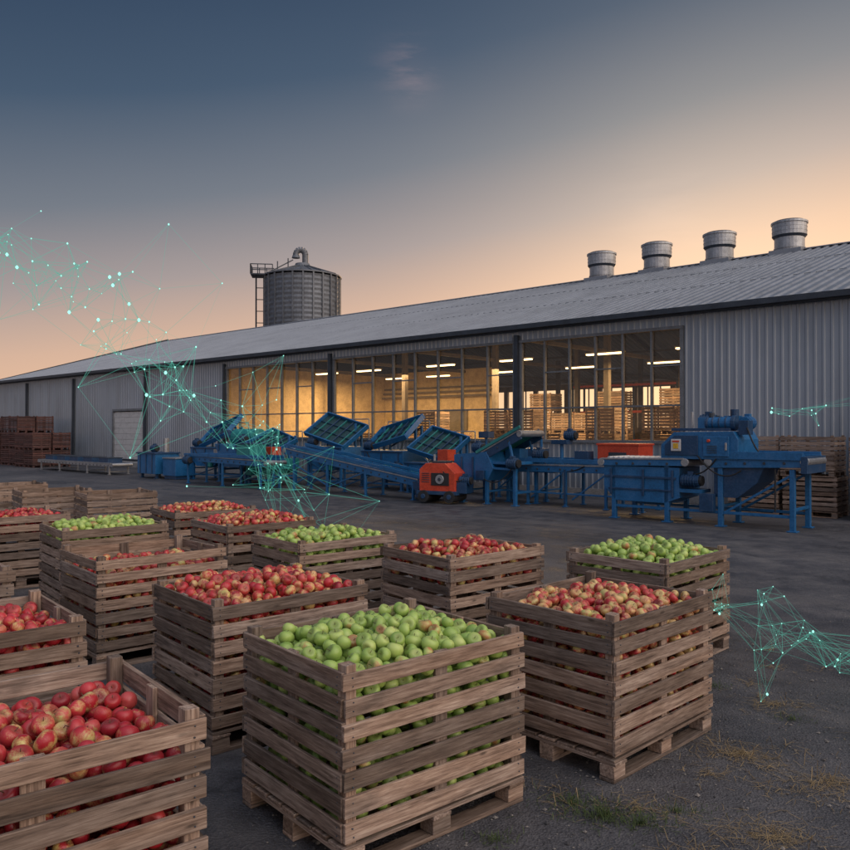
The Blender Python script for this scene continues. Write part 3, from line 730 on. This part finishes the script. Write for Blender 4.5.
wv=nt.nodes.new('ShaderNodeVectorMath'); wv.operation='ADD'; L(nt,o,wv.inputs[0]); L(nt,noise(nt,o,1.5,4).outputs['Color'],wv.inputs[1]); L(nt,wv.outputs[0],vc.inputs['Vector'])
cr=ramp(nt,vc.outputs['Distance'],[(.0,(1,1,1)),(.008,(0,0,0))]); c=mixc(nt,math_(nt,'MULTIPLY',cr.outputs[0],.5),c,(.015,.015,.015))
L(nt,c,b.inputs['Base Color'])
rr=ramp(nt,n2.outputs[0],[(.35,(.42,.42,.42)),(.65,(.78,.78,.78))]); L(nt,rr.outputs[0],b.inputs['Roughness'])
hh=math_(nt,'ADD',math_(nt,'MULTIPLY',n3.outputs[0],.5),math_(nt,'ADD',math_(nt,'MULTIPLY',vo.outputs['Distance'],.5),math_(nt,'MULTIPLY',n2.outputs[0],1.4)))
bump(nt,hh,b,.7,.02)
M['ground']=m_
g=MB(); g.add([(-900,-300,0),(900,-300,0),(900,1500,0),(-900,1500,0)],[(0,1,2,3)],'ground'); g.obj('ground')

def simple(name,c0,c1,rough=.9):
    m,nt,b=new_mat(name); r=attr(nt,'rnd'); rp=ramp(nt,r.outputs['Fac'],[(0,c0),(1,c1)]); L(nt,rp.outputs[0],b.inputs['Base Color']); b.inputs['Roughness'].default_value=rough; return m
M['pebble']=simple('pebble_stone',(.04,.04,.045),(.22,.20,.18)); M['straw']=simple('straw',(.12,.08,.035),(.36,.26,.13)); M['grass']=simple('grass_blade',(.025,.05,.012),(.08,.11,.03))
random.seed(5)
pb=MB()
for i in range(4200):
    y=random.uniform(2.6,9)*random.uniform(.7,1); x=random.uniform(-.2,.62)*y*1.05 if random.random()<.8 else random.uniform(-.6,.6)*y
    r=random.uniform(.003,.010)*(1.8 if random.random()<.07 else 1)
    vs=[Vector(v)*r*random.uniform(.7,1.2) for v in((1,0,0),(0,1,0),(-1,0,0),(0,-1,0),(0,0,.7),(0,0,-.5))]
    pb.add([v+Vector((x,y,r*.3)) for v in vs],[(0,1,4),(1,2,4),(2,3,4),(3,0,4),(1,0,5),(2,1,5),(3,2,5),(0,3,5)],'pebble')
pb.obj('loose_gravel')
def blades(name,spots,mat):
    b=MB()
    for (x,y,rad,n,h,lay) in spots:
        for i in range(n):
            a=random.uniform(0,6.28); rr=abs(random.gauss(0,rad*.6)); px=x+rr*math.cos(a)*1.6; py=y+rr*math.sin(a)
            l=h*random.uniform(.3,1.2); d=random.uniform(0,6.28); w=.0017
            el=random.uniform(.0,.14) if random.random()<lay else random.uniform(.4,1.3)
            dx,dy=math.cos(d)*math.cos(el)*l,math.sin(d)*math.cos(el)*l; dz=math.sin(el)*l
            wx,wy=-math.sin(d)*w,math.cos(d)*w; bx_,by_=-dy*.2*random.uniform(-1,1),dx*.2*random.uniform(-1,1)
            z=random.uniform(.003,.012)
            b.add([(px-wx,py-wy,z),(px+wx,py+wy,z),(px+dx*.55+wx*.8+bx_,py+dy*.55+wy*.8+by_,z+dz*.65),(px+dx*.55-wx*.8+bx_,py+dy*.55-wy*.8+by_,z+dz*.65),(px+dx,py+dy,z+dz*(.95 if lay<.8 else .5))],
                  [(0,1,2,3),(3,2,4)],mat)
    b.obj(name)
sp=[]
for i in range(44):
    y=random.uniform(3.3,7.5); x=random.uniform(.16,.58)*y; sp.append((x,y,random.uniform(.05,.25),random.randint(8,36),.11,.95))
sp+= [(1.15,4.3,.2,110,.12,.95),(2.0,5.0,.25,230,.15,.9),(2.35,4.6,.2,150,.14,.9),(1.75,4.0,.22,190,.14,.9),(2.6,5.9,.2,140,.13,.9),(1.35,3.75,.2,130,.14,.9)]
blades('straw_litter',sp,'straw')
blades('grass_tuft',[(.95,4.2,.15,480,.055,.3),(1.12,4.12,.14,330,.045,.35),(.8,4.35,.14,280,.045,.35),(1.35,4.25,.12,150,.04,.4),(2.6,5.6,.1,90,.05,.3),(.35,3.95,.08,100,.05,.3),(2.3,6.3,.1,90,.05,.3),(1.0,3.7,.15,100,.045,.4)],'grass')

# ------------------------------------------------------------------ glowing network threads
def network(name,curve,n,k,maxd,rl,rn,seed):
    g=np.random.default_rng(seed); pts=[]
    C=[np.array(c[:3]) for c in curve]; S=[c[3] for c in curve]
    for i in range(n):
        t=(i+g.uniform(0,1))/n*(len(C)-1.001); a=int(t); f=t-a
        p=C[a]*(1-f)+C[a+1]*f; s=S[a]*(1-f)+S[a+1]*f
        if g.uniform()<.14: s*=2.2
        p=p+g.normal(0,s,3)*np.array([1,.6,1]); p[2]=max(.08,p[2]); pts.append(p)
    pts=np.array(pts); mb=MB(); done=set()
    for i in range(n):
        d=np.linalg.norm(pts-pts[i],axis=1); o=list(np.argsort(d)[1:k+1])
        if g.uniform()<.5: o+=list(np.argsort(d)[k+6:k+22:5])
        if g.uniform()<.12: o=[]
        for j in o:
            if d[j]<maxd and (min(i,j),max(i,j)) not in done:
                done.add((min(i,j),max(i,j))); mb.cyl(pts[i],pts[j],rl*g.uniform(.5,1.2),'net',4,cap=False)
        r=rn*g.choice([.35,.45,.6,1.1],p=[.35,.3,.25,.10]); x,y,z=pts[i]
        mb.cyl((x,y,z-r),(x,y,z),r*.4,'node',8,r2=r); mb.cyl((x,y,z),(x,y,z+r),r,'node',8,r2=r*.4)
    mb.obj(name)
network('glowing_network',[(-9.2,14,5.2,.50),(-7.6,14,5.1,.50),(-6.4,14,5.0,.50),(-5.5,14,4.2,.42),(-5.1,14,3.3,.40),(-4.2,14,2.5,.28),(-3.1,14,1.85,.38),(-2.4,13.7,1.2,.30)],135,4,3.6,.0046,.028,3)
network('glowing_network',[(-3.0,14,1.8,.3),(-2.2,13.6,.9,.25),(-1.6,13.4,.3,.16)],22,3,2.0,.0035,.018,8)
network('glowing_network',[(2.1,6.0,.85,.08),(2.5,6.1,.68,.16),(2.8,6.1,.42,.15),(3.2,6.1,.25,.12),(3.6,6.2,.15,.1)],58,4,1.5,.0013,.009,4)
network('glowing_network',[(5.2,12,2.2,.08),(6.0,12,2.4,.12),(6.9,12,2.55,.12)],14,3,2.0,.0030,.02,5)

# ------------------------------------------------------------------ sky
w=bpy.data.worlds.new('World'); scene.world=w; w.use_nodes=True; nt=w.node_tree
bg=nt.nodes['Background']; tc=nt.nodes.new('ShaderNodeTexCoord'); v=tc.outputs['Generated']
sx=nt.nodes.new('ShaderNodeSeparateXYZ'); L(nt,v,sx.inputs[0]); X,Y,Z=sx.outputs
cl=noise(nt,vscale(nt,v,(1.6,1.6,8)),1.3,4,.5)
p=math_(nt,'SUBTRACT',Z,math_(nt,'MULTIPLY',X,.17))
p=math_(nt,'ADD',p,math_(nt,'MULTIPLY',math_(nt,'SUBTRACT',cl.outputs[0],.5),.015))
p=math_(nt,'MULTIPLY_ADD',p,.8,c=.2)
def P_(x): return .8*x+.2
sky=ramp(nt,p,[(P_(-.15),(.95,.68,.44)),(P_(.0),(.90,.64,.42)),(P_(.08),(.86,.53,.34)),(P_(.16),(.66,.435,.325)),(P_(.23),(.375,.315,.31)),(P_(.32),(.170,.190,.230)),(P_(.43),(.056,.092,.150)),(P_(.56),(.024,.048,.098)),(1.0,(.05,.07,.12))])
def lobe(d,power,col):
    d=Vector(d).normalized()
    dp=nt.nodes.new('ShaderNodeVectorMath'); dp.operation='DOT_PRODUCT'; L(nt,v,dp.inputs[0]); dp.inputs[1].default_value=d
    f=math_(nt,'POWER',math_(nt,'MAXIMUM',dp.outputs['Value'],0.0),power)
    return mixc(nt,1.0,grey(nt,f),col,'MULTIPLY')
nis=nt.nodes.new('ShaderNodeTexSky'); nis.sky_type='NISHITA'; nis.sun_disc=False; nis.sun_elevation=math.radians(3); nis.sun_rotation=math.radians(22)
sk=mixc(nt,1.0,sky.outputs[0],mixc(nt,1.0,nis.outputs[0],(.008,.008,.008),'MULTIPLY'),'ADD')
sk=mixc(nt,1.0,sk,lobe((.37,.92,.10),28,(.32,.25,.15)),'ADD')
sk=mixc(nt,1.0,sk,lobe((.70,-.50,.62),5,(2.3,1.98,1.72)),'ADD')  # added warm glow behind camera right, out of view, to light the crates
sk=mixc(nt,1.0,sk,lobe((-.1,-.45,.95),3,(.50,.55,.68)),'ADD')  # added cool glow high overhead, out of view, as foreground fill
wp=nt.nodes.new('ShaderNodeMapping'); wp.inputs['Rotation'].default_value=(0,math.radians(28),0); wp.inputs['Scale'].default_value=(3.2,2.0,17); L(nt,v,wp.inputs[0])
wn=noise(nt,wp.outputs[0],1.5,6,.62)
near=lobe((-.02,1.0,.458),2600,(.17,.095,.075))
wr2=ramp(nt,wn.outputs[0],[(.42,(.1,.1,.1)),(.62,(1,1,1))])
sk=mixc(nt,1.0,sk,mixc(nt,1.0,near,wr2.outputs[0],'MULTIPLY'),'ADD')
near2=lobe((.30,1.0,.27),500,(.05,.035,.025))
sk=mixc(nt,1.0,sk,mixc(nt,1.0,near2,wr2.outputs[0],'MULTIPLY'),'ADD')
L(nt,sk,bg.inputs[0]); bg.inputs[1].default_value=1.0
sun=bpy.data.lights.new('sun','SUN'); sun.energy=1.2; sun.angle=math.radians(2); sun.color=(1,.62,.32)
so=bpy.data.objects.new('sun',sun); COL.objects.link(so)
az=math.radians(22); el=math.radians(3)
d=Vector((math.sin(az)*math.cos(el),math.cos(az)*math.cos(el),math.sin(el))); so.rotation_euler=(d).to_track_quat('Z','Y').to_euler()

cam=bpy.data.cameras.new('camera'); cam.sensor_width=36; cam.lens=33.46; cam.clip_end=4000; cam.clip_start=.05
co=bpy.data.objects.new('camera',cam); co.location=(0,0,2.05); co.rotation_euler=(math.radians(90.36),0,0); COL.objects.link(co); scene.camera=co
